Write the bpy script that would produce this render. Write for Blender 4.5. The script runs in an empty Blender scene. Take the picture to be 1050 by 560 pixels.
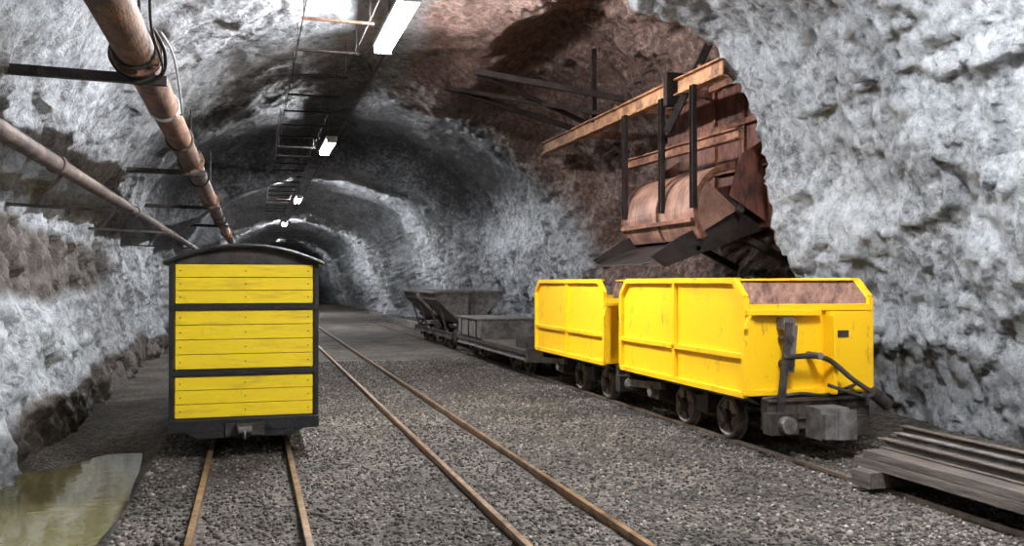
import bpy, math, random
import numpy as np
from mathutils import Vector, Matrix, Euler, noise
random.seed(4); np.random.seed(4)
scene = bpy.context.scene
scene.view_settings.view_transform = 'Standard'
scene.view_settings.look = 'None'

# ---------------------------------------------------------------- materials
def ramp(nt, a, b, lo, hi):
    r = nt.nodes.new('ShaderNodeValToRGB')
    r.color_ramp.elements[0].position = lo; r.color_ramp.elements[1].position = hi
    r.color_ramp.elements[0].color = (*a, 1); r.color_ramp.elements[1].color = (*b, 1)
    return r
def M(name, c1, c2, scale=5, rough=.6, metal=0, bump=.3, bscale=40, lo=.35, hi=.65, stretch=(1,1,1), spec=.5, grime=None, glo=.60, ghi=.70, gst=(1,1,.35)):
    m = bpy.data.materials.new(name); m.use_nodes = True
    nt = m.node_tree; n = nt.nodes; L = nt.links.new
    p = n['Principled BSDF']
    p.inputs['Roughness'].default_value = rough; p.inputs['Metallic'].default_value = metal
    p.inputs['Specular IOR Level'].default_value = spec
    tc = n.new('ShaderNodeTexCoord'); mp = n.new('ShaderNodeMapping'); mp.inputs['Scale'].default_value = stretch
    L(tc.outputs['Object'], mp.inputs['Vector'])
    t = n.new('ShaderNodeTexNoise'); t.inputs['Scale'].default_value = scale; t.inputs['Detail'].default_value = 5
    t.inputs['Roughness'].default_value = .65
    L(mp.outputs[0], t.inputs['Vector'])
    r = ramp(nt, c1, c2, lo, hi); L(t.outputs['Fac'], r.inputs[0]); out=r.outputs[0]
    if grime:
        g = n.new('ShaderNodeTexNoise'); g.inputs['Scale'].default_value = 9; g.inputs['Detail'].default_value = 6; g.inputs['Roughness'].default_value=.75
        mg = n.new('ShaderNodeMapping'); mg.inputs['Scale'].default_value=gst; L(tc.outputs['Object'], mg.inputs['Vector']); L(mg.outputs[0], g.inputs['Vector'])
        gr = ramp(nt,(0,0,0),(1,1,1),glo,ghi); L(g.outputs['Fac'],gr.inputs[0])
        mx = n.new('ShaderNodeMixRGB'); L(gr.outputs[0],mx.inputs[0]); L(out,mx.inputs[1]); mx.inputs[2].default_value=(*grime,1); out=mx.outputs[0]
    L(out, p.inputs['Base Color'])
    t2 = n.new('ShaderNodeTexNoise'); t2.inputs['Scale'].default_value = bscale; t2.inputs['Detail'].default_value = 2
    L(mp.outputs[0], t2.inputs['Vector'])
    b = n.new('ShaderNodeBump'); b.inputs['Strength'].default_value = bump; b.inputs['Distance'].default_value = .02
    L(t2.outputs['Fac'], b.inputs['Height']); L(b.outputs[0], p.inputs['Normal'])
    return m
yellow_h = M('yellow_hopper_paint', (.55,.28,.02), (.95,.55,.006), 3.2, .45, 0, .1, 20, .25, .40, grime=(.42,.21,.03), glo=.60, ghi=.70)
yellow_w = M('yellow_wood_paint', (.80,.53,.02), (1.0,.70,.014), 3, .5, 0, .2, 12, .3, .5, (1,1,6), grime=(.68,.45,.03))
black_p = M('black_paint', (.006,.006,.007), (.02,.02,.022), 6, .45)
dark_st = M('dark_steel', (.014,.012,.012), (.075,.06,.052), 6, .6, .2)
arm_m = M('sooty_steel', (.008,.006,.006), (.028,.018,.015), 6, .8, spec=.2)
grey_st = M('grey_dusty_steel', (.06,.055,.052), (.20,.18,.17), 7, .7, .1)
wheel_m = M('wheel_steel', (.07,.055,.048), (.25,.21,.19), 9, .6, .2)
rust = M('rust', (.06,.022,.012), (.28,.12,.07), 7, .8, .1, .5)
rust_o = M('rust_orange', (.16,.065,.03), (.55,.28,.14), 4, .75, 0, .4, grime=(.10,.05,.03), glo=.52, ghi=.66)
gate_m = M('gate_rust', (.13,.058,.042), (.38,.21,.15), 2.5, .5, .2, .1, grime=(.09,.045,.034), glo=.50, ghi=.64, gst=(.6,1.2,.25))
lip_m = M('worn_chute_steel', (.014,.012,.012), (.055,.042,.037), 4, .45, .4, .1, grime=(.09,.045,.03), glo=.58, ghi=.7)
rust_in = M('rust_interior', (.12,.055,.04), (.42,.24,.18), 6, .85, 0, .5)
railm = M('rail_rust_steel', (.10,.055,.03), (.40,.26,.16), 9, .38, .5, .2)
raild = M('rail_dull_rust', (.05,.035,.025), (.14,.10,.075), 9, .7, .1, .2)
pipe_m = M('pipe_rust', (.06,.032,.022), (.27,.13,.07), 5, .6, .1, .3, 30, .35, .62, (2,.6,2), grime=(.05,.035,.03), glo=.5, ghi=.66)
pipe_g = M('pipe_grey', (.05,.038,.033), (.18,.125,.11), 6, .6, .2, .3)
wood_d = M('dark_timber', (.03,.024,.02), (.16,.125,.105), 6, .8, 0, .5, 30, .3, .7, (6,.5,6))
plank_r = M('rusty_sheet_steel', (.08,.028,.02), (.25,.10,.07), 4, .6, .2, .2, 30, .3, .7, (2,2,.8), grime=(.04,.02,.016), glo=.46, ghi=.62)
white_m = M('white_cable', (.5,.5,.5), (.7,.7,.7), 5, .5)
rubber = M('rubber', (.008,.008,.008), (.02,.02,.02), 5, .5)

def emis(name, s, col=(.86,.93,1)):
    m = bpy.data.materials.new(name); m.use_nodes = True
    p = m.node_tree.nodes['Principled BSDF']; p.inputs['Base Color'].default_value = (.9,.9,.9,1)
    p.inputs['Emission Color'].default_value = (*col,1); p.inputs['Emission Strength'].default_value = s
    return m

def rock_mat():
    m = bpy.data.materials.new('whitewashed_rock'); m.use_nodes = True
    nt = m.node_tree; n = nt.nodes; L = nt.links.new
    p = n['Principled BSDF']; p.inputs['Roughness'].default_value = .50
    tc = n.new('ShaderNodeTexCoord')
    at = n.new('ShaderNodeAttribute'); at.attribute_name = 'tint'
    sp = n.new('ShaderNodeSeparateColor'); L(at.outputs['Color'], sp.inputs[0])
    def noi(s, d=5, r=.7):
        t = n.new('ShaderNodeTexNoise'); t.inputs['Scale'].default_value = s; t.inputs['Detail'].default_value = d
        t.inputs['Roughness'].default_value = r; L(tc.outputs['Object'], t.inputs['Vector']); return t
    def math_(op, a, b):
        q = n.new('ShaderNodeMath'); q.operation = op
        for i, v in enumerate((a, b)):
            if isinstance(v, (int, float)): q.inputs[i].default_value = v
            else: L(v, q.inputs[i])
        return q.outputs[0]
    def mix(f, a, b):
        q = n.new('ShaderNodeMixRGB'); L(f, q.inputs[0])
        for i, v in ((1, a), (2, b)):
            if isinstance(v, tuple): q.inputs[i].default_value = (*v, 1)
            else: L(v, q.inputs[i])
        return q.outputs[0]
    n1 = noi(1.6, 3); n2 = noi(11, 6, .78)
    w = math_('ADD', math_('MULTIPLY', n1.outputs[0], .9), math_('MULTIPLY', n2.outputs[0], 1.9))
    w = math_('ADD', w, math_('MULTIPLY', sp.outputs[0], .62))
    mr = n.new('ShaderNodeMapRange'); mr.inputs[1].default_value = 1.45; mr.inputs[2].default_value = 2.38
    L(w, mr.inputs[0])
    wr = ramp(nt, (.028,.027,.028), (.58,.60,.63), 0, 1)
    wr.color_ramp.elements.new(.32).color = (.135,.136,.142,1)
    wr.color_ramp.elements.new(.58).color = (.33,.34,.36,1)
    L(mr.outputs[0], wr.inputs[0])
    rr = ramp(nt, (.035,.020,.016), (.44,.31,.26), .34, .70)
    rr.color_ramp.elements.new(.50).color = (.155,.088,.07,1)
    L(n2.outputs[0], rr.inputs[0])
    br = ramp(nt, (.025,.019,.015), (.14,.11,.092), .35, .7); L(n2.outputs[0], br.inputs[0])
    def soft(ch):
        q = n.new('ShaderNodeMapRange'); q.inputs[1].default_value = .50; q.inputs[2].default_value = .88
        L(math_('ADD', ch, math_('MULTIPLY', math_('ADD', n1.outputs[0], n2.outputs[0]), .25)), q.inputs[0]); return q.outputs[0]
    c = mix(soft(sp.outputs[1]), wr.outputs[0], rr.outputs[0])
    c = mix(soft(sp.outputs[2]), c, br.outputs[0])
    L(c, p.inputs['Base Color'])
    b = n.new('ShaderNodeBump'); b.inputs['Strength'].default_value = 1; b.inputs['Distance'].default_value = .055
    L(n2.outputs[0], b.inputs['Height']); L(b.outputs[0], p.inputs['Normal'])
    return m
rock = rock_mat()

def gravel_mat():
    m = bpy.data.materials.new('gravel_ground'); m.use_nodes = True
    nt = m.node_tree; n = nt.nodes; L = nt.links.new
    p = n['Principled BSDF']; p.inputs['Roughness'].default_value = .85
    tc = n.new('ShaderNodeTexCoord')
    v = n.new('ShaderNodeTexVoronoi'); v.inputs['Scale'].default_value = 30; L(tc.outputs['Object'], v.inputs['Vector'])
    sp = n.new('ShaderNodeSeparateColor'); L(v.outputs['Color'], sp.inputs[0])
    r = ramp(nt, (.022,.019,.017), (.165,.145,.128), 0, 1); L(sp.outputs[0], r.inputs[0])
    t = n.new('ShaderNodeTexNoise'); t.inputs['Scale'].default_value = 1.2; t.inputs['Detail'].default_value = 4
    L(tc.outputs['Object'], t.inputs['Vector'])
    r2 = ramp(nt, (.5,.47,.44), (1.2,1.15,1.1), .38, .62); L(t.outputs[0], r2.inputs[0])
    mx = n.new('ShaderNodeMixRGB'); mx.blend_type='MULTIPLY'; mx.inputs[0].default_value=1
    L(r.outputs[0], mx.inputs[1]); L(r2.outputs[0], mx.inputs[2]); L(mx.outputs[0], p.inputs['Base Color'])
    b = n.new('ShaderNodeBump'); b.inputs['Strength'].default_value = 1; b.inputs['Distance'].default_value = .025; b.invert=True
    L(v.outputs['Distance'], b.inputs['Height']); L(b.outputs[0], p.inputs['Normal'])
    return m
def stone_mat():
    m = bpy.data.materials.new('gravel_stone'); m.use_nodes = True
    nt = m.node_tree; n = nt.nodes; L = nt.links.new
    p = n['Principled BSDF']; p.inputs['Roughness'].default_value = .8
    g = n.new('ShaderNodeNewGeometry')
    r = ramp(nt, (.024,.021,.019), (.36,.322,.285), 0, 1); r.color_ramp.elements.new(.8).color=(.108,.095,.084,1)
    L(g.outputs['Random Per Island'], r.inputs[0])
    tc = n.new('ShaderNodeTexCoord'); t = n.new('ShaderNodeTexNoise'); t.inputs['Scale'].default_value = .9; t.inputs['Detail'].default_value = 2
    L(tc.outputs['Object'], t.inputs['Vector']); r2 = ramp(nt, (.62,.60,.57), (1.15,1.12,1.1), .38, .62); L(t.outputs[0], r2.inputs[0])
    mx = n.new('ShaderNodeMixRGB'); mx.blend_type='MULTIPLY'; mx.inputs[0].default_value=1
    L(r.outputs[0], mx.inputs[1]); L(r2.outputs[0], mx.inputs[2]); L(mx.outputs[0], p.inputs['Base Color'])
    return m
def water_mat():
    m = M('murky_water', (.10,.088,.03), (.23,.205,.085), 1.3, .06, 0, .12, 5, .3, .7, spec=.6)
    return m

# ---------------------------------------------------------------- mesh builder
class B:
    def __init__(s): s.v=[]; s.f=[]; s.m=[]; s.sm=[]; s.mats=[]
    def mi(s, mat):
        if mat not in s.mats: s.mats.append(mat)
        return s.mats.index(mat)
    def add(s, vs, fs, mat, smooth=False):
        o = len(s.v); s.v += [tuple(v) for v in vs]; k = s.mi(mat)
        for f in fs: s.f.append([i+o for i in f]); s.m.append(k); s.sm.append(smooth)
    def box(s, c, sz, mat, rot=None):
        vs = [Vector((x*sz[0]/2, y*sz[1]/2, z*sz[2]/2)) for x in (-1,1) for y in (-1,1) for z in (-1,1)]
        if rot: R = Euler(rot).to_matrix(); vs = [R@v for v in vs]
        vs = [v+Vector(c) for v in vs]
        s.add(vs, [(0,1,3,2),(4,6,7,5),(0,4,5,1),(2,3,7,6),(0,2,6,4),(1,5,7,3)], mat)
    def bb(s, x0,x1,y0,y1,z0,z1,mat): s.box(((x0+x1)/2,(y0+y1)/2,(z0+z1)/2),(x1-x0,y1-y0,z1-z0),mat)
    def frame(s, p1, p2, up=(0,0,1)):
        p1=Vector(p1); p2=Vector(p2); d=(p2-p1).normalized(); u=Vector(up)
        if abs(d.dot(u))>.97: u=Vector((0,1,0))
        a=d.cross(u).normalized(); b=a.cross(d).normalized(); return p1,p2,a,b
    def beam(s, p1, p2, w, h, mat, up=(0,0,1)):
        p1,p2,a,b = s.frame(p1,p2,up)
        vs=[q+a*i*w/2+b*j*h/2 for q in (p1,p2) for i,j in ((-1,-1),(1,-1),(1,1),(-1,1))]
        s.add(vs, [(0,3,2,1),(4,5,6,7)]+[(i,(i+1)%4,4+(i+1)%4,4+i) for i in range(4)], mat)
    def ibeam(s, p1, p2, h, w, t, mat, up=(0,0,1)):
        p1,p2,a,b = s.frame(p1,p2,up)
        s.beam(p1,p2,t,h*.98,mat,up)
        for k in (-1,1): s.beam(p1+b*k*(h/2-t/2), p2+b*k*(h/2-t/2), w, t, mat, up)
    def cyl(s, p1, p2, r, mat, seg=20, r2=None, caps=True):
        p1,p2,a,b = s.frame(p1,p2); r2 = r if r2 is None else r2
        vs=[]
        for q,rr in ((p1,r),(p2,r2)):
            for i in range(seg):
                t=2*math.pi*i/seg; vs.append(q+a*math.cos(t)*rr+b*math.sin(t)*rr)
        s.add(vs, [(i,(i+1)%seg,seg+(i+1)%seg,seg+i) for i in range(seg)], mat, True)
        if caps: s.add(vs, [tuple(range(seg))[::-1], tuple(range(seg,2*seg))], mat)
    def prism(s, poly, off, mat):
        n=len(poly); off=Vector(off); vs=[Vector(p) for p in poly]; vs+= [v+off for v in vs]
        s.add(vs, [tuple(range(n))[::-1], tuple(range(n,2*n))]+[(i,(i+1)%n,n+(i+1)%n,n+i) for i in range(n)], mat)
    def strip(s, A, Bp, off, mat):
        n=len(A); off=Vector(off); vs=[Vector(p) for p in A]+[Vector(p) for p in Bp]; vs+=[v+off for v in vs]; m2=2*n; fs=[]
        for i in range(n-1):
            fs+= [(i,i+1,n+i+1,n+i),(m2+i,m2+n+i,m2+n+i+1,m2+i+1)]
            fs+= [(i,m2+i,m2+i+1,i+1),(n+i,n+i+1,m2+n+i+1,m2+n+i)]
        fs+=[(0,n,m2+n,m2),(n-1,m2+n-1,m2+2*n-1,2*n-1)]
        s.add(vs,fs,mat)
    def tube(s, pts, r, mat, seg=8, sub=6):
        P=[Vector(p) for p in pts]; Q=[]
        for i in range(len(P)-1):
            a=P[max(i-1,0)]; b=P[i]; c=P[i+1]; d=P[min(i+2,len(P)-1)]
            for k in range(sub):
                t=k/sub; Q.append(.5*((2*b)+(c-a)*t+(2*a-5*b+4*c-d)*t*t+(-a+3*b-3*c+d)*t**3))
        Q.append(P[-1]); vs=[]
        ref=Vector((.3,.2,1)).normalized()
        for i,q in enumerate(Q):
            d=(Q[min(i+1,len(Q)-1)]-Q[max(i-1,0)]).normalized()
            u=ref if abs(d.dot(ref))<.95 else Vector((1,0,0))
            a=d.cross(u).normalized(); b=a.cross(d)
            for k in range(seg):
                t=2*math.pi*k/seg; vs.append(q+a*math.cos(t)*r+b*math.sin(t)*r)
        fs=[(i*seg+k,i*seg+(k+1)%seg,(i+1)*seg+(k+1)%seg,(i+1)*seg+k) for i in range(len(Q)-1) for k in range(seg)]
        s.add(vs,fs,mat,True)
    def torus(s, c, axis, R, r, mat, seg=24):
        c=Vector(c); _,_,a,b=s.frame(c,c+Vector(axis)); pts=[c+a*math.cos(t)*R+b*math.sin(t)*R for t in [2*math.pi*i/seg for i in range(seg+1)]]
        s.tube(pts, r, mat, 6, 1)
    def wheel(s, x, y, z, r, sgn, mat, hub):
        s.cyl((x-.035*sgn,y,z),(x+.035*sgn,y,z),r,mat,28)
        s.cyl((x-.05*sgn,y,z),(x-.03*sgn,y,z),r+.022,mat,28)
        s.torus((x+.037*sgn,y,z),(1,0,0),r*.87,.016,mat)
        s.cyl((x+.03*sgn,y,z),(x+.085*sgn,y,z),r*.36,hub,16)
        s.cyl((x+.08*sgn,y,z),(x+.105*sgn,y,z),r*.2,mat,12)
        for k in range(5):
            t=2*math.pi*k/5+.4
            s.beam((x+.04*sgn,y+math.cos(t)*r*.3,z+math.sin(t)*r*.3),(x+.04*sgn,y+math.cos(t)*r*.85,z+math.sin(t)*r*.85),.03,.02,hub,(1,0,0))
    def build(s, name, origin=(0,0,0), bevel=0):
        o=Vector(origin); me=bpy.data.meshes.new(name)
        me.from_pydata([Vector(v)-o for v in s.v],[],s.f)
        for m in s.mats: me.materials.append(m)
        me.polygons.foreach_set('material_index', s.m); me.polygons.foreach_set('use_smooth', s.sm)
        me.update(); ob=bpy.data.objects.new(name, me); ob.location=o; scene.collection.objects.link(ob)
        if bevel:
            bv=ob.modifiers.new('bevel','BEVEL'); bv.width=bevel; bv.segments=2; bv.limit_method='ANGLE'; bv.angle_limit=math.radians(50)
        return ob

# ---------------------------------------------------------------- tunnel
PROF=[(-1.85,-.45),(-1.93,.3),(-2.05,.9),(-2.12,1.6),(-2.08,2.3),(-1.75,3.1),(-1.1,3.8),(-.2,4.33),(.9,4.68),(2.0,4.8),(3.0,4.68),
      (3.9,4.4),(4.75,3.95),(5.3,3.25),(5.6,2.5),(5.85,1.7),(6.2,.9),(6.45,.3),(6.6,-.45)]
def catmull(P, n):
    P=[Vector(p) for p in P]
    D=[]
    for i in range(len(P)-1):
        a=P[max(i-1,0)]; b=P[i]; c=P[i+1]; d=P[min(i+2,len(P)-1)]
        for k in range(20):
            t=k/20; D.append(.5*((2*b)+(c-a)*t+(2*a-5*b+4*c-d)*t*t+(-a+3*b-3*c+d)*t**3))
    D.append(P[-1]); out=[]
    L=[0]
    for i in range(1,len(D)): L.append(L[-1]+(D[i]-D[i-1]).length)
    j=0
    for k in range(n):
        s=L[-1]*k/(n-1)
        while j<len(L)-2 and L[j+1]<s: j+=1
        t=(s-L[j])/(L[j+1]-L[j]); out.append(D[j].lerp(D[j+1],t))
    return out
NP=340
prof=catmull(PROF,NP)
nrm=[]
for i in range(NP):
    d=(prof[min(i+1,NP-1)]-prof[max(i-1,0)]).normalized(); nrm.append(Vector((-d.y,d.x)))
ys=[]
y=-8.
while y<90:
    ys.append(y)
    y += .3 if y<4.0 else .043 if y<11 else .07 if y<20 else .14 if y<30 else .35
def ss(a,b,x):
    t=min(1,max(0,(x-a)/(b-a))); return t*t*(3-2*t)
def bend(y):
    return -.008*max(0,y-56)**2
W0=Vector((9,9,9))
def facet(q,s,k):
    qq=q*s+noise.noise_vector(q*s*.9)*.35
    dd,pts=noise.voronoi(qq)
    return noise.cell_vector(pts[0]*7.31+W0).dot(qq-pts[0])*k + min(dd[1]-dd[0],.15)*k*.9
def surf(i,y):
    p=prof[i]; nn=nrm[i]; x,z=p
    q=Vector((x,y,z))
    edge=8.5+.25*noise.noise(Vector((x*.9,z*.9,3)))+.12*noise.noise(Vector((x*4,z*4,7)))
    w=ss(edge,edge+.22,y)*(1-ss(14.0,16.6,y))
    off=w*(.95*ss(3.0,4.1,x)*(.25+.75*ss(.6,2.0,z)) if x>2 else 0)
    up=ss(2.2,3.6,z)
    off+=up*.45*ss(15.5,18.,y)*(1-ss(22.6,23.4,y))
    off+=.3*ss(27,30,y)*(1-ss(35,36,y))-.35*ss(36,37,y)-.25*ss(48,50,y)
    off+=-.35*ss(22.6,23.4,y)*(1-ss(24.3,27,y))*up
    a=noise.noise(q*.45)*.26
    b=noise.noise(q*1.3+Vector((7,3,1)))*.12
    c=facet(q,1.6,.085)+facet(q+W0,4.2,.050)
    if y<20: c+=facet(q-W0,8.5,.028)
    e=noise.fractal(q*9,.7,2.,3)*.020
    e+=-abs(noise.noise(q*3.1))*.06+.02
    rough = 1.0+.8*w*ss(2.5,4,x)
    smooth = 1-.5*up*(1-ss(2.5,4,x))
    off+= (a+b+(c+e)*smooth)*rough
    return Vector((x+nn.x*off+bend(y), y, z+nn.y*off))
def tint(i,y):
    x,z=prof[i]; q=Vector((x,y,z)); j=noise.noise(q*.6)*.8
    white=1.0
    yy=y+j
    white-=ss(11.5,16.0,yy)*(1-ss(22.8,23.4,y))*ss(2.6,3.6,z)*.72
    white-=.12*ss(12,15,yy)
    red=ss(8.45,8.6,y)*(1-ss(14.4,16.5,yy))*ss(1.6,2.8,x+j*.6)
    if z<1.3: red*=.6
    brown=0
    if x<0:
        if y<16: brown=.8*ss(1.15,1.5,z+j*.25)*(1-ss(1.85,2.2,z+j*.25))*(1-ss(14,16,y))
        brown=max(brown,(1-ss(.25,.55,z+j*.3))*ss(7.5,9.5,y)*1.0)  # wall base beside the wagon: its dark shadow painted in, on damp rock
    return (max(0,white),max(0,red),brown,1)
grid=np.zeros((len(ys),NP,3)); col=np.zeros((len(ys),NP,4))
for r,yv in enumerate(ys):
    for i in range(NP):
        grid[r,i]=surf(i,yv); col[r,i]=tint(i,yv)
def grid_obj(name,g,c,mat):
    R,C,_=g.shape; me=bpy.data.meshes.new(name)
    idx=np.arange(R*C).reshape(R,C)
    f=np.stack([idx[:-1,:-1],idx[:-1,1:],idx[1:,1:],idx[1:,:-1]],-1).reshape(-1,4)
    me.from_pydata(g.reshape(-1,3).tolist(),[],f.tolist())
    me.polygons.foreach_set('use_smooth',[True]*len(f))
    if c is not None:
        a=me.color_attributes.new('tint','FLOAT_COLOR','POINT'); a.data.foreach_set('color',c.reshape(-1).astype(np.float32))
    me.materials.append(mat); me.update()
    ob=bpy.data.objects.new(name,me); scene.collection.objects.link(ob); return ob
iL=next(i for i in range(NP) if prof[i].y>3.1); iR=next(i for i in range(NP-1,0,-1) if prof[i].y>3.3)
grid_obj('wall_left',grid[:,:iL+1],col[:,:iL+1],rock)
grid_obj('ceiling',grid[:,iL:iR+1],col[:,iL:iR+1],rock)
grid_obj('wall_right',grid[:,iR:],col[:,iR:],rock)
for nm,row,dy in (('wall_back',0,-.4),('wall_far',len(ys)-1,.6)):
    ring=grid[row]; cen=ring.mean(0); g=np.zeros((9,NP,3)); c=np.zeros((9,NP,4)); c[...,3]=1; c[...,0]=.5
    for k in range(9):
        g[k]=ring*(1-k/8)+cen*(k/8); g[k,:,1]+=dy*math.sin(k/8*1.5)
    grid_obj(nm,g,c,rock)

# floor
xs=np.arange(-2.5,7.2,.1); fy=[]; y=-8.
while y<90.5: fy.append(y); y+= .12 if 3<y<16 else .35
fg=np.zeros((len(fy),len(xs),3))
for r,yv in enumerate(fy):
    for k,xv in enumerate(xs):
        e=-.80+.06*noise.noise(Vector((0,yv*1.1,0)))
        z=.02*noise.noise(Vector((xv*1.2,yv*1.2,0)))-.012
        rise=ss(6.9,9.6,yv+.7*noise.noise(Vector((xv*1.4,yv*.9,5)))-.6*(xv+1.4))
        z-= .34*(1-ss(e-.22,e,xv))*(1-.8*rise)
        z+= .10*ss(5.6,6.6,xv)
        fg[r,k]=(xv+bend(yv),yv,z)
grid_obj('floor',fg,None,gravel_mat())
def fz(x,y): return .02*noise.noise(Vector((x*1.2,y*1.2,0)))-.012
b=B(); b.bb(-2.3,-.8,-7,10.4,-.3,-.13,water_mat()); b.build('drainage_water',(-1.5,1,-.13))

# loose stones
N=46000
t=(1+5**.5)/2
ico=np.array([(-1,t,0),(1,t,0),(-1,-t,0),(1,-t,0),(0,-1,t),(0,1,t),(0,-1,-t),(0,1,-t),(t,0,-1),(t,0,1),(-t,0,-1),(-t,0,1)])/1.9
icf=np.array([(0,11,5),(0,5,1),(0,1,7),(0,7,10),(0,10,11),(1,5,9),(5,11,4),(11,10,2),(10,7,6),(7,1,8),(3,9,4),(3,4,2),(3,2,6),(3,6,8),(3,8,9),(4,9,5),(2,4,11),(6,2,10),(8,6,7),(9,8,1)])
RAILX=[-.335,.315,1.48,2.13]
px=np.random.uniform(-.78,6.1,N); py=4.0+13*np.random.rand(N)**1.5
keep=np.ones(N,bool)
for rx in RAILX: keep&=abs(px-rx)>.045
px=px[keep]; py=py[keep]; n=len(px)
V=ico[None]*np.random.uniform(.7,1.2,(n,12,1))
V=V*np.random.uniform(.6,1.2,(n,1,3))
A=np.random.randn(n,3,3); Q,_=np.linalg.qr(A); V=np.einsum('nij,nkj->nki',Q,V)
sz=np.random.uniform(.007,.0175,n)*(1+.5*(np.random.rand(n)>.95)); V*=sz[:,None,None]; V[:,:,2]*=.8
pz=np.array([fz(a,c) for a,c in zip(px,py)])+sz*.35
V+=np.stack([px,py,pz],-1)[:,None]
F=(icf[None]+12*np.arange(n)[:,None,None]).reshape(-1,3)
me=bpy.data.meshes.new('gravel_ballast'); me.vertices.add(n*12); me.vertices.foreach_set('co',V.reshape(-1).astype(np.float32))
me.loops.add(len(F)*3); me.loops.foreach_set('vertex_index',F.reshape(-1).astype(np.int32))
me.polygons.add(len(F)); me.polygons.foreach_set('loop_start',np.arange(0,len(F)*3,3,dtype=np.int32))
me.update(calc_edges=True); me.materials.append(stone_mat())
scene.collection.objects.link(bpy.data.objects.new('gravel_ballast',me))

# ---------------------------------------------------------------- tracks
def track(cx,y0,y1,mat,dz=0):
    b=B(); 
    for x in (cx-.325,cx+.325):
        for ya in np.arange(y0,y1,2.0):
            yb=ya+2; xa=x+bend(ya); xb=x+bend(yb)
            b.beam((xa,ya,.038+dz),(xb,yb,.038+dz),.038,.028,mat)
            b.beam((xa,ya,.0+dz),(xb,yb,.0+dz),.014,.08,mat)
            b.beam((xa,ya,-.038+dz),(xb,yb,-.038+dz),.09,.012,mat)
    yy=y0+.3
    while yy<y1-2.5:
        b.bb(cx-.55+bend(yy),cx+.55+bend(yy),yy,yy+.18,-.14,-.05,wood_d); yy+=.8
    return b.build('railway_track',(cx,y0,0))
track(-.01,-6,70,railm); track(1.80,-6,70,railm); track(4.695,-6,34,raild,-.025)

# ---------------------------------------------------------------- left box wagon
def box_wagon(cx=-.05,y0=7.95,L=3.6):
    b=B(); hw=.6; y1=y0+L
    rows=[]; 
    def group(z0,z1,n):
        for k in range(n):
            h=(z1-z0)/n; rows.append((z0+k*h+.0025,z0+(k+1)*h-.0025))
    group(.345,.70,3); group(.76,1.265,4); group(1.32,1.66,3)
    for (a,c) in rows:
        b.bb(cx-hw+.03,cx+hw-.03,y0,y0+.025,a,c,yellow_w); b.bb(cx-hw+.03,cx+hw-.03,y1-.025,y1,a,c,yellow_w)
        for sx in (-1,1): b.bb(cx+sx*(hw-.012)-.012,cx+sx*(hw-.012)+.012,y0+.02,y1-.02,a,c,yellow_w)
    b.bb(cx-hw+.04,cx+hw-.04,y0+.026,y1-.026,.34,1.66,black_p)
    for z in (.73,1.292):
        b.bb(cx-hw-.02,cx+hw+.02,y0-.022,y0-.002,z-.024,z+.024,black_p)
        b.bb(cx-hw-.02,cx+hw+.02,y1+.002,y1+.022,z-.024,z+.024,black_p)
        for sx in (-1,1): b.bb(cx+sx*(hw+.012)-.01,cx+sx*(hw+.012)+.01,y0,y1,z-.024,z+.024,black_p)
        for k in range(-2,3): b.cyl((cx+k*.24,y0-.03,z),(cx+k*.24,y0-.02,z),.012,dark_st,8)
    for sx in (-1,1):
        for yy in (y0,y1): b.bb(cx+sx*hw-.02,cx+sx*hw+.02,yy-.012,yy+.03,.33,1.67,black_p)
    for (a,c) in rows:
        for sx in (-.53,.0,.53): b.cyl((cx+sx,y0-.004,(a+c)/2),(cx+sx,y0+.001,(a+c)/2),.006,dark_st,8)
    n=16; hwR=.66
    def zr(x): return 1.665+.155*(1-(x/hwR)**2)
    X=[-hwR+2*hwR*i/n for i in range(n+1)]
    b.strip([(cx+x,y0-.06,zr(x)+.02) for x in X],[(cx+x,y0-.06,zr(x)-.015) for x in X],(0,L+.12,0),black_p)
    poly=[(cx+x,y0,zr(x)-.01) for x in X if abs(x)<.61]; poly=[(cx-.6,y0,1.66)]+poly+[(cx+.6,y0,1.66)]
    b.prism(poly,(0,L,0),dark_st)
    b.tube([(cx+x,y0-.065,zr(x)) for x in X],.016,black_p,6,1)
    for yy in (y0-.06,y1-.02):
        b.bb(cx-hw-.02,cx+hw+.02,yy,yy+.08,.235,.335,black_p)
    b.prism([(cx-.5,y0-.05,.235),(cx+.5,y0-.05,.235),(cx+.38,y0-.05,.175),(cx-.38,y0-.05,.175)],(0,.05,0),black_p)
    for sx in (-.24,.24): b.bb(cx+sx-.03,cx+sx+.03,y0,y1,.22,.335,dark_st)
    b.bb(cx-hw,cx+hw,y0,y1,.30,.345,black_p)
    b.bb(cx-.07,cx+.07,y0-.14,y0-.05,.21,.30,dark_st); b.cyl((cx-.055,y0-.17,.255),(cx+.055,y0-.17,.255),.03,grey_st,12)
    b.torus((cx,y0-.19,.22),(1,0,0),.035,.01,grey_st)
    b.bb(cx-.16,cx+.16,y0-.075,y0-.06,.19,.30,dark_st)
    for yy in (y0+.75,y1-.75):
        b.cyl((cx-.42,yy,.225),(cx+.42,yy,.225),.03,dark_st,12)
        for sx in (-1,1): b.wheel(cx+sx*.325,yy,.225,.172,sx,dark_st,grey_st)
    return b.build('yellow_box_wagon',(cx,y0+L/2,0),.004)
box_wagon()

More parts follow.
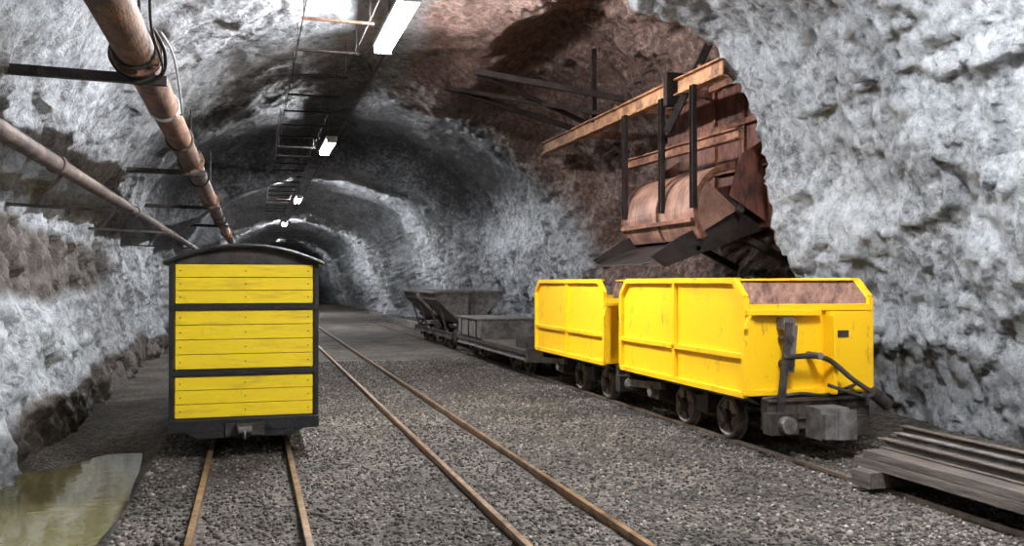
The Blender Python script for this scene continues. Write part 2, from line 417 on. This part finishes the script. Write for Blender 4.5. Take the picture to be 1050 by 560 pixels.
# ---------------------------------------------------------------- hopper wagons
def hopper(y0,y1,axles,cx=4.71):
    b=B(); hw=.615; zb,zt,zc=.53,1.52,1.37
    Y=yellow_h
    for sx in (-1,1):
        xo=cx+sx*hw
        poly=[(y0,zb),(y0,zc),(y0+.17,zt),(y1-.17,zt),(y1,zc),(y1,zb)]
        b.prism([(xo,a,c) for a,c in poly],(-sx*.012,0,0),Y)
        b.prism([(xo-sx*.013,a+.004 if a<y0+1 else a-.004,c) for a,c in poly],(-sx*.01,0,0),rust_in)
        xr=xo+sx*.018
        for i in range(6):
            a=poly[i]; c=poly[(i+1)%6]
            b.beam((xr,a[0],a[1]),(xr,c[0],c[1]),.05,.05,Y,(1,0,0))
        ym=(y0+y1)/2
        b.beam((xr,ym,zb),(xr,ym,zt),.045,.045,Y,(1,0,0))
        b.beam((xr,y0,.865),(xr,y1,.865),.045,.045,Y,(1,0,0))
        b.beam((xo-sx*.01,y0+.17,zt+.012),(xo-sx*.01,y1-.17,zt+.012),.085,.02,Y)
        b.prism([(xo,y0+.03,zb),(xo,y1-.03,zb),(xo-sx*.14,y1-.03,.44),(xo-sx*.14,y0+.03,.44)],(-sx*.01,0,.0),dark_st)
    for yy,s in ((y0,1),(y1,-1)):
        b.bb(cx-hw,cx+hw,min(yy,yy+s*.015),max(yy,yy+s*.015),zb,1.27,Y)
        b.bb(cx-hw+.01,cx+hw-.01,min(yy+s*.016,yy+s*.026),max(yy+s*.016,yy+s*.026),zb,1.27,rust_in)
        b.beam((cx-hw,yy-s*.01,1.285),(cx+hw,yy-s*.01,1.285),.07,.055,Y)
        b.beam((cx-hw,yy-s*.01,zb+.02),(cx+hw,yy-s*.01,zb+.02),.05,.05,Y)
        for sx in (-1,1):
            b.beam((cx+sx*(hw-.03),yy-s*.012,zb),(cx+sx*(hw-.03),yy-s*.012,1.28),.05,.03,Y,(0,1,0))
        b.prism([(cx+.16,yy-s*.015,zb+.02),(cx+.56,yy-s*.015,zb+.02),(cx+.56,yy-s*.015,1.25),(cx+.16,yy-s*.015,1.25)],(0,-s*.05,0),Y)
        b.bb(cx+.22,cx+.36,min(yy-s*.065,yy-s*.075),max(yy-s*.065,yy-s*.075),1.02,1.08,dark_st)
        b.bb(cx+.14,cx+.18,min(yy-s*.015,yy-s*.16),max(yy-s*.015,yy-s*.16),zb,1.22,Y)
        b.prism([(cx-hw+.025,yy+s*.03,1.24),(cx+hw-.025,yy+s*.03,1.24),(cx+hw-.025,yy+s*.5,.60),(cx-hw+.025,yy+s*.5,.60)],(0,0,.012),rust_in)
    b.bb(cx-hw+.02,cx+hw-.02,y0+.03,y1-.03,.56,.6,rust_in)
    for sx in (-.21,.21): b.ibeam((cx+sx,y0-.12,.41),(cx+sx,y1+.12,.41),.14,.08,.014,dark_st)
    for yy in (y0-.1,y1+.1): b.ibeam((cx-.5,yy,.41),(cx+.5,yy,.41),.17,.09,.015,dark_st)
    for yy in (y0+.2,(axles[0]+axles[1])/2,y1-.25): b.ibeam((cx-.5,yy,.45),(cx+.5,yy,.45),.12,.08,.014,dark_st)
    b.bb(cx-.5,cx+.5,y0,y1,.50,.55,dark_st)
    for sx in (-1,1):
        for a in axles: b.wheel(cx+sx*.335,a,.232,.200,sx,wheel_m,dark_st)
    for a in axles: b.cyl((cx-.42,a,.232),(cx+.42,a,.232),.032,dark_st,12)
    for sx in (-1,1):
        ya=(axles[0]+axles[1])/2; b.bb(cx+sx*.36-.05,cx+sx*.36+.05,ya-.12,ya+.12,.22,.42,dark_st)
    b.bb(cx-.5,cx-.3,axles[1]+.35,axles[1]+.62,.24,.42,dark_st)
    b.cyl((cx-.54,axles[1]+.5,.32),(cx-.42,axles[1]+.5,.32),.06,grey_st,14)
    b.beam((cx-.5,axles[1]+.25,.40),(cx-.5,y1+.1,.34),.05,.08,grey_st)
    e=y0
    b.beam((cx-.66,e-.06,1.245),(cx+.08,e-.06,1.235),.035,.045,Y)
    b.beam((cx-.66,e-.06,1.10),(cx-.62,e-.06,1.26),.03,.03,Y,(0,1,0))
    b.beam((cx-.29,e-.14,1.16),(cx-.41,e-.17,.34),.065,.025,dark_st,(0,1,0))
    b.beam((cx-.25,e-.11,1.14),(cx-.31,e-.14,.74),.12,.02,grey_st,(0,1,0))
    for zz in (1.02,.80): b.cyl((cx-.29,e-.17,zz),(cx-.29,e-.02,zz),.035,dark_st,12)
    b.bb(cx-.33,cx-.22,e-.12,e-.01,1.10,1.20,grey_st)
    b.tube([(cx-.36,e-.15,.86),(cx-.1,e-.16,.87),(cx+.08,e-.18,.83),(cx+.28,e-.24,.66),(cx+.46,e-.28,.54)],.024,dark_st)
    b.cyl((cx-.02,e-.2,.87),(cx-.02,e-.02,.87),.03,grey_st,12)
    b.bb(cx-.55,cx-.28,e-.26,e-.14,.22,.40,dark_st); b.cyl((cx-.42,e-.34,.31),(cx-.42,e-.26,.31),.07,grey_st,14)
    b.bb(cx-.12,cx+.16,e-.34,e-.12,.17,.44,grey_st); b.bb(cx-.12,cx-.02,e-.40,e-.34,.19,.40,grey_st)
    b.bb(cx+.04,cx+.22,e-.36,e-.34,.17,.42,grey_st)
    b.bb(cx-.5,cx+.5,e-.12,e-.03,.24,.50,dark_st)
    b.cyl((cx+.42,e-.3,.56),(cx+.58,e-.3,.44),.055,dark_st,12)
    b.tube([(cx+.05,e-.2,.62),(cx+.25,e-.24,.55),(cx+.42,e-.2,.5)],.016,dark_st)
    b.bb(cx+.28,cx+.52,e-.14,e-.05,.16,.42,dark_st)
    b.tube([(cx-.5,e-.05,.5),(cx-.2,e-.16,.55),(cx+.1,e-.1,.52),(cx+.4,e-.1,.6)],.015,dark_st)
    return b.build('yellow_hopper_wagon',(cx,(y0+y1)/2,0),.003)
hopper(6.68,9.31,(7.42,8.28)); hopper(9.82,12.45,(10.35,11.3))

# ---------------------------------------------------------------- flat car
def flat_car(cx=4.7,y0=13.05,y1=18.0):
    b=B()
    b.bb(cx-.58,cx+.58,y0,y1,.36,.43,dark_st)
    for sx in (-1,1): b.ibeam((cx+sx*.54,y0,.36),(cx+sx*.54,y1,.36),.18,.08,.015,grey_st)
    for yy in np.arange(y0+.05,y1,.3): b.bb(cx-.56,cx+.56,yy,yy+.27,.431,.46,wood_d)
    for yy in (y0,y1): b.bb(cx-.6,cx+.6,yy-.05,yy+.05,.26,.48,dark_st)
    b.bb(cx-.56,cx+.56,y0+.1,y0+.7,.46,.66,dark_st)
    b.bb(cx-.60,cx+.45,15.9,17.7,.46,.80,grey_st); b.bb(cx-.63,cx+.48,15.87,17.73,.80,.83,grey_st)
    for yy in (16.2,16.8,17.4): b.bb(cx-.62,cx-.60,yy-.03,yy+.03,.46,.80,dark_st)
    for a in (13.7,14.5,16.6,17.4):
        b.cyl((cx-.42,a,.21),(cx+.42,a,.21),.03,dark_st,12)
        for sx in (-1,1): b.wheel(cx+sx*.325,a,.205,.175,sx,wheel_m,dark_st)
    b.beam((cx,y0-.35,.32),(cx,y0,.32),.07,.05,dark_st); b.beam((cx,y1,.32),(cx,y1+.55,.32),.07,.05,dark_st)
    return b.build('flat_wagon',(cx,(y0+y1)/2,0),.003)
flat_car()

# ---------------------------------------------------------------- V tipper skips
def tipper(y0,cx=4.62,L=1.75):
    b=B(); y1=y0+L
    P=[(-.80,1.30),(-.74,1.13),(-.26,.66),(-.12,.58),(.12,.58),(.26,.66),(.74,1.13),(.80,1.30)]
    for i in range(7):
        a=P[i]; c=P[i+1]; d=(Vector(c)-Vector(a)).normalized(); n=Vector((-d.y,d.x))*.015
        b.prism([(cx+a[0],y0,a[1]),(cx+c[0],y0,c[1]),(cx+c[0]+n.x,y0,c[1]+n.y),(cx+a[0]+n.x,y0,a[1]+n.y)],(0,L,0),grey_st)
    for yy in (y0,y1-.015):
        b.prism([(cx+x,yy,z) for x,z in P],(0,.015,0),grey_st)
    for sx in (-1,1):
        b.beam((cx+sx*.81,y0-.02,1.3),(cx+sx*.81,y1+.02,1.3),.05,.05,grey_st)
    for yy in (y0,y1):
        b.beam((cx-.81,yy,1.3),(cx+.81,yy,1.3),.05,.05,grey_st)
        s=-1 if yy==y0 else 1
        b.beam((cx,yy+s*.03,1.28),(cx,yy+s*.03,.62),.06,.04,dark_st,(0,1,0))
        b.tube([(cx-.34,yy+s*.06,.72),(cx-.2,yy+s*.06,.60),(cx,yy+s*.06,.55),(cx+.2,yy+s*.06,.60),(cx+.34,yy+s*.06,.72)],.03,dark_st)
        for sx in (-1,1): b.beam((cx+sx*.4,yy+s*.08,.36),(cx+sx*.12,yy+s*.08,.60),.06,.05,dark_st,(0,1,0))
        b.beam((cx-.42,yy+s*.08,.54),(cx+.42,yy+s*.08,.54),.05,.05,dark_st)
        b.beam((cx-.45,yy+s*.18,.34),(cx+.45,yy+s*.18,.34),.1,.14,dark_st)
    for sx in (-1,1):
        b.ibeam((cx+sx*.42,y0-.2,.34),(cx+sx*.42,y1+.2,.34),.12,.07,.014,dark_st)
        for yy in (y0+.35,y1-.35): b.beam((cx+sx*.60,yy,.98),(cx+sx*.42,yy,.38),.04,.03,dark_st,(0,1,0))
    for a in (y0+.45,y1-.45):
        b.cyl((cx-.42,a,.21),(cx+.42,a,.21),.03,dark_st,12)
        for sx in (-1,1): b.wheel(cx+.07+sx*.325,a,.205,.175,sx,wheel_m,dark_st)
    return b.build('tipper_skip_wagon',(cx,(y0+y1)/2,0),.003)
tipper(18.9); tipper(21.2)

# ---------------------------------------------------------------- pile of rails and beams
b=B()
for yy in (3.0,5.25): b.bb(4.2,5.5,yy,yy+.2,.035,.15,wood_d)
ends=[5.55,5.62,5.8,6.05,6.15]; 
for k in range(5):
    x=4.30+k*.215; b.bb(x,x+.19,2.2,ends[k],.15,.215,wood_d)
    b.bb(x+.01,x+.17,2.3+.05*k,ends[k]-.06+random.uniform(-.05,.05),.217,.275,wood_d)
for k in range(3):
    x=4.5+k*.27; b.ibeam((x,2.4,.315),(x,ends[k+1]-.15,.315),.075,.07,.014,grey_st if k==1 else wood_d)
b.build('steel_rail_pile',(4.8,4.2,0),.004)

# ---------------------------------------------------------------- ore chute
b=B()
b.ibeam((4.9,8.45,3.84),(4.9,14.5,3.84),.20,.13,.02,rust_o)
b.ibeam((5.12,8.5,3.14),(5.12,11.5,3.18),.13,.10,.02,rust)
for y in (9.75,8.95,10.85): b.ibeam((4.80,y,2.35),(4.80,y,3.75),.08,.06,.012,arm_m)
b.beam((4.75,9.5,3.3),(5.35,9.15,4.75),.11,.08,arm_m); b.beam((4.86,9.55,3.62),(4.86,9.55,4.02),.22,.10,arm_m,(0,1,0))
b.beam((4.9,12.2,3.9),(4.9,12.2,5.0),.06,.06,arm_m)
b.beam((4.9,13.06,3.95),(2.75,12.75,4.40),.07,.08,arm_m); b.beam((4.9,11.1,4.02),(2.95,11.66,4.40),.07,.08,arm_m)
b.beam((4.9,12.6,3.97),(2.95,11.7,4.40),.05,.06,arm_m); b.beam((2.75,12.75,4.40),(4.9,11.9,3.97),.05,.06,arm_m)
for yy in (9.0,10.2,11.4,13.5): b.beam((4.9,yy,3.95),(6.4,yy,3.95),.08,.1,rust)
# riveted sheet-steel hopper back
for k in range(4):
    y=8.70+k*.70; b.box((5.76+.012*(k%2),y+.35,3.2),(.02,.72,2.1),plank_r)
    b.beam((5.735,y,2.2),(5.735,y,4.2),.05,.05,rust,(1,0,0))
    for z in np.arange(2.3,4.2,.16): b.cyl((5.73,y+.06,z),(5.75,y+.06,z),.014,rust,6)
for k in range(3): b.beam((5.70,8.7,2.9+k*.55),(5.70,11.4,2.9+k*.55),.05,.07,rust)
for yy in (8.93,11.1): b.prism([(5.75,yy,3.2),(5.40,yy,2.98),(5.25,yy,2.5),(5.75,yy,2.2)],(0,.02,0),plank_r)
# curved sector gate: one plate swung on flat sector cheeks
ns=18
def arc(r,a0=-38,a1=88): return [(5.36-r*math.cos(t),2.34+r*math.sin(t)) for t in [math.radians(a0+(a1-a0)*i/ns) for i in range(ns+1)]]
for ya,yb in ((8.98,9.90),(9.95,10.95)):
    b.strip([(x,ya,z) for x,z in arc(.54)],[(x,ya,z) for x,z in arc(.52)],(0,yb-ya,0),gate_m)
for yy in (8.95,9.91,10.95):
    b.strip([(x,yy,z) for x,z in arc(.56)],[(x,yy,z) for x,z in arc(.48)],(0,.022,0),rust)
for yy in (8.94,10.97):
    b.prism([(5.36,yy,2.34)]+[(x,yy,z) for x,z in arc(.50,-30,40)],(0,.015,0),gate_m)
b.beam((4.80,8.98,2.22),(4.80,10.95,2.22),.04,.05,rust)
b.cyl((5.36,8.85,2.34),(5.36,11.05,2.34),.035,dark_st)
# discharge trough: sloping worn steel floor, tall blade-like cheeks
b.prism([(5.9,9.12,2.34),(4.50,9.12,1.78),(4.50,10.88,1.78),(5.9,10.88,2.34)],(0,0,-.025),lip_m)
for yy in (9.10,10.86):
    b.prism([(4.34,yy,1.80),(4.52,yy,1.68),(5.95,yy,2.18),(5.95,yy,2.56),(5.3,yy,2.30),(4.72,yy,2.04)],(0,.03,0),lip_m)
b.prism([(4.50,9.12,1.78),(4.32,9.30,1.72),(4.32,10.7,1.72),(4.50,10.88,1.78)],(0,0,-.02),lip_m)
b.beam((4.95,9.1,1.90),(4.95,10.9,1.90),.06,.06,dark_st)
for yy in (9.3,10.7): b.beam((5.5,yy,2.12),(6.4,yy,1.7),.08,.08,dark_st)
b.build('ore_chute',(5.3,10.5,3),.003)

# ---------------------------------------------------------------- pipes on the left
b=B()
def longpipe(b,x,z,r,mat,y0,y1):
    b.cyl((x,y0,z),(x,20,z),r,mat,28); b.cyl((x,20,z),(x,y1,z),r,mat,28)
longpipe(b,-.82,3.2,.135,pipe_m,-5,44)
for y in (1.2,7.0,13,19,25,31):
    b.cyl((-.82,y-.05,3.2),(-.82,y-.01,3.2),.18,pipe_m,24); b.cyl((-.82,y+.01,3.2),(-.82,y+.05,3.2),.18,dark_st,24)
    for k in range(8):
        t=k*math.pi/4; b.cyl((-.82+.158*math.cos(t),y-.08,3.2+.158*math.sin(t)),(-.82+.158*math.cos(t),y+.08,3.2+.158*math.sin(t)),.012,dark_st,6)
for y in (6.85,7.15,11.,15.,19.,23.):
    b.torus((-.82,y,3.2),(0,1,0),.148,.014,dark_st)
for y in (7.12,13,19,25): 
    b.beam((-2.15,y,3.06),(-.62,y,3.03),.07,.07,dark_st)
    b.cyl((-.82,y,3.3),(-.82,y,4.2),.012,dark_st,8)
for y in (9.0,9.08): b.torus((-.82,y,3.2),(0,1,0),.142,.008,white_m)
b.tube([(-.62,4.9,3.9),(-.6,5.6,3.5),(-.66,6.4,3.25),(-.64,7.0,3.1),(-.74,7.2,3.04)],.010,rubber)
b.tube([(-.65,6.9,3.35),(-.6,7.5,3.3),(-.62,8.6,3.1),(-.66,9.0,3.12)],.009,white_m)
b.tube([(-.7,6.8,3.36),(-.62,6.95,3.2),(-.66,7.05,3.05),(-.85,7.1,3.0),(-1.0,7.0,3.15),(-.95,6.9,3.33)],.014,rubber)
b.build('overhead_pipe',(-.82,10,3.2))
b=B(); longpipe(b,-1.66,2.55,.07,pipe_g,-5,40)
for y in (3,8.6,14,20,26): b.cyl((-1.66,y-.06,2.55),(-1.66,y+.06,2.55),.085,pipe_g,20)
for y in (8.9,12.5,18):
    b.beam((-2.3,y,2.22),(-1.05,y-.1,2.16),.03,.03,dark_st); b.beam((-1.9,y,2.2),(-1.66,y,2.5),.02,.02,dark_st)
b.tube([(-1.9,6.8,3.0),(-1.85,7.0,2.6),(-1.9,7.1,2.2),(-2.0,7.3,1.9),(-2.05,7.5,1.95)],.012,dark_st)
b.build('wall_pipe',(-1.66,10,2.55))

# ---------------------------------------------------------------- overhead rack
b=B()
for x in (.52,1.22):
    b.beam((x,-5,4.34),(x,46,4.34),.010,.010,dark_st)
y=6.9; k=0
while y<46:
    b.beam((.50,y,4.30),(1.26,y,4.30),.035,.025,rust if k in (2,) else arm_m)
    for x in (.52,1.22): b.beam((x,y,4.32),(x,y,4.85),.008,.008,dark_st)
    y+=1.3; k+=1
b.tube([(1.62,-5,4.42),(1.62,5,4.40),(1.62,10,4.42),(1.62,15,4.38),(1.62,20,4.42),(1.62,34,4.40),(1.62,54,4.42)],.012,rubber)
b.build('overhead_cable_rack',(.9,10,4.3))

# ---------------------------------------------------------------- fluorescent lamps
def lamp(y,x=1.5,z=4.28,L=1.7,S=260,col=(.95,.975,1)):
    b=B(); em=emis('fluorescent_tube_%d'%int(y+20),S,col)
    b.bb(x-.11,x+.11,y-L/2-.04,y+L/2+.04,z+.045,z+.10,white_m)
    for s in (-1,1): b.bb(x-.10,x+.10,y+s*(L/2+.01)-.015,y+s*(L/2+.01)+.015,z-.03,z+.05,white_m)
    for d in (-.06,.06): b.cyl((x+d,y-L/2,z),(x+d,y+L/2,z),.028,em,8)
    for s in (-1,1): b.cyl((x,y+s*.5,z+.1),(x,y+s*.5,z+.6),.008,dark_st,6)
    return b.build('fluorescent_lamp',(x,y,z))
lamp(-3.0,S=250); lamp(3.6,x=3.0,S=650); lamp(9.5,S=600,L=2.0); lamp(18.4,S=480); lamp(30.4,S=640); lamp(43,S=700); lamp(58,S=1000)

# kerb along the far right wall
b=B()
for k in range(14): b.bb(5.45,5.65,23+k*1.4,24.3+k*1.4,-.03,.12,grey_st)
b.build('kerb_stones',(5.6,30,0),.01)

# ---------------------------------------------------------------- world + camera
w=bpy.data.worlds.new('world'); scene.world=w; w.use_nodes=True
w.node_tree.nodes['Background'].inputs[0].default_value=(.5,.55,.65,1); w.node_tree.nodes['Background'].inputs[1].default_value=.02
cam=bpy.data.cameras.new('camera'); co=bpy.data.objects.new('camera',cam); scene.collection.objects.link(co)
cam.sensor_width=36; cam.lens=900/1050*36; cam.clip_end=200
co.location=(0,0,1.5); co.rotation_euler=(math.radians(90.64),0,-math.atan(267/900))
scene.camera=co
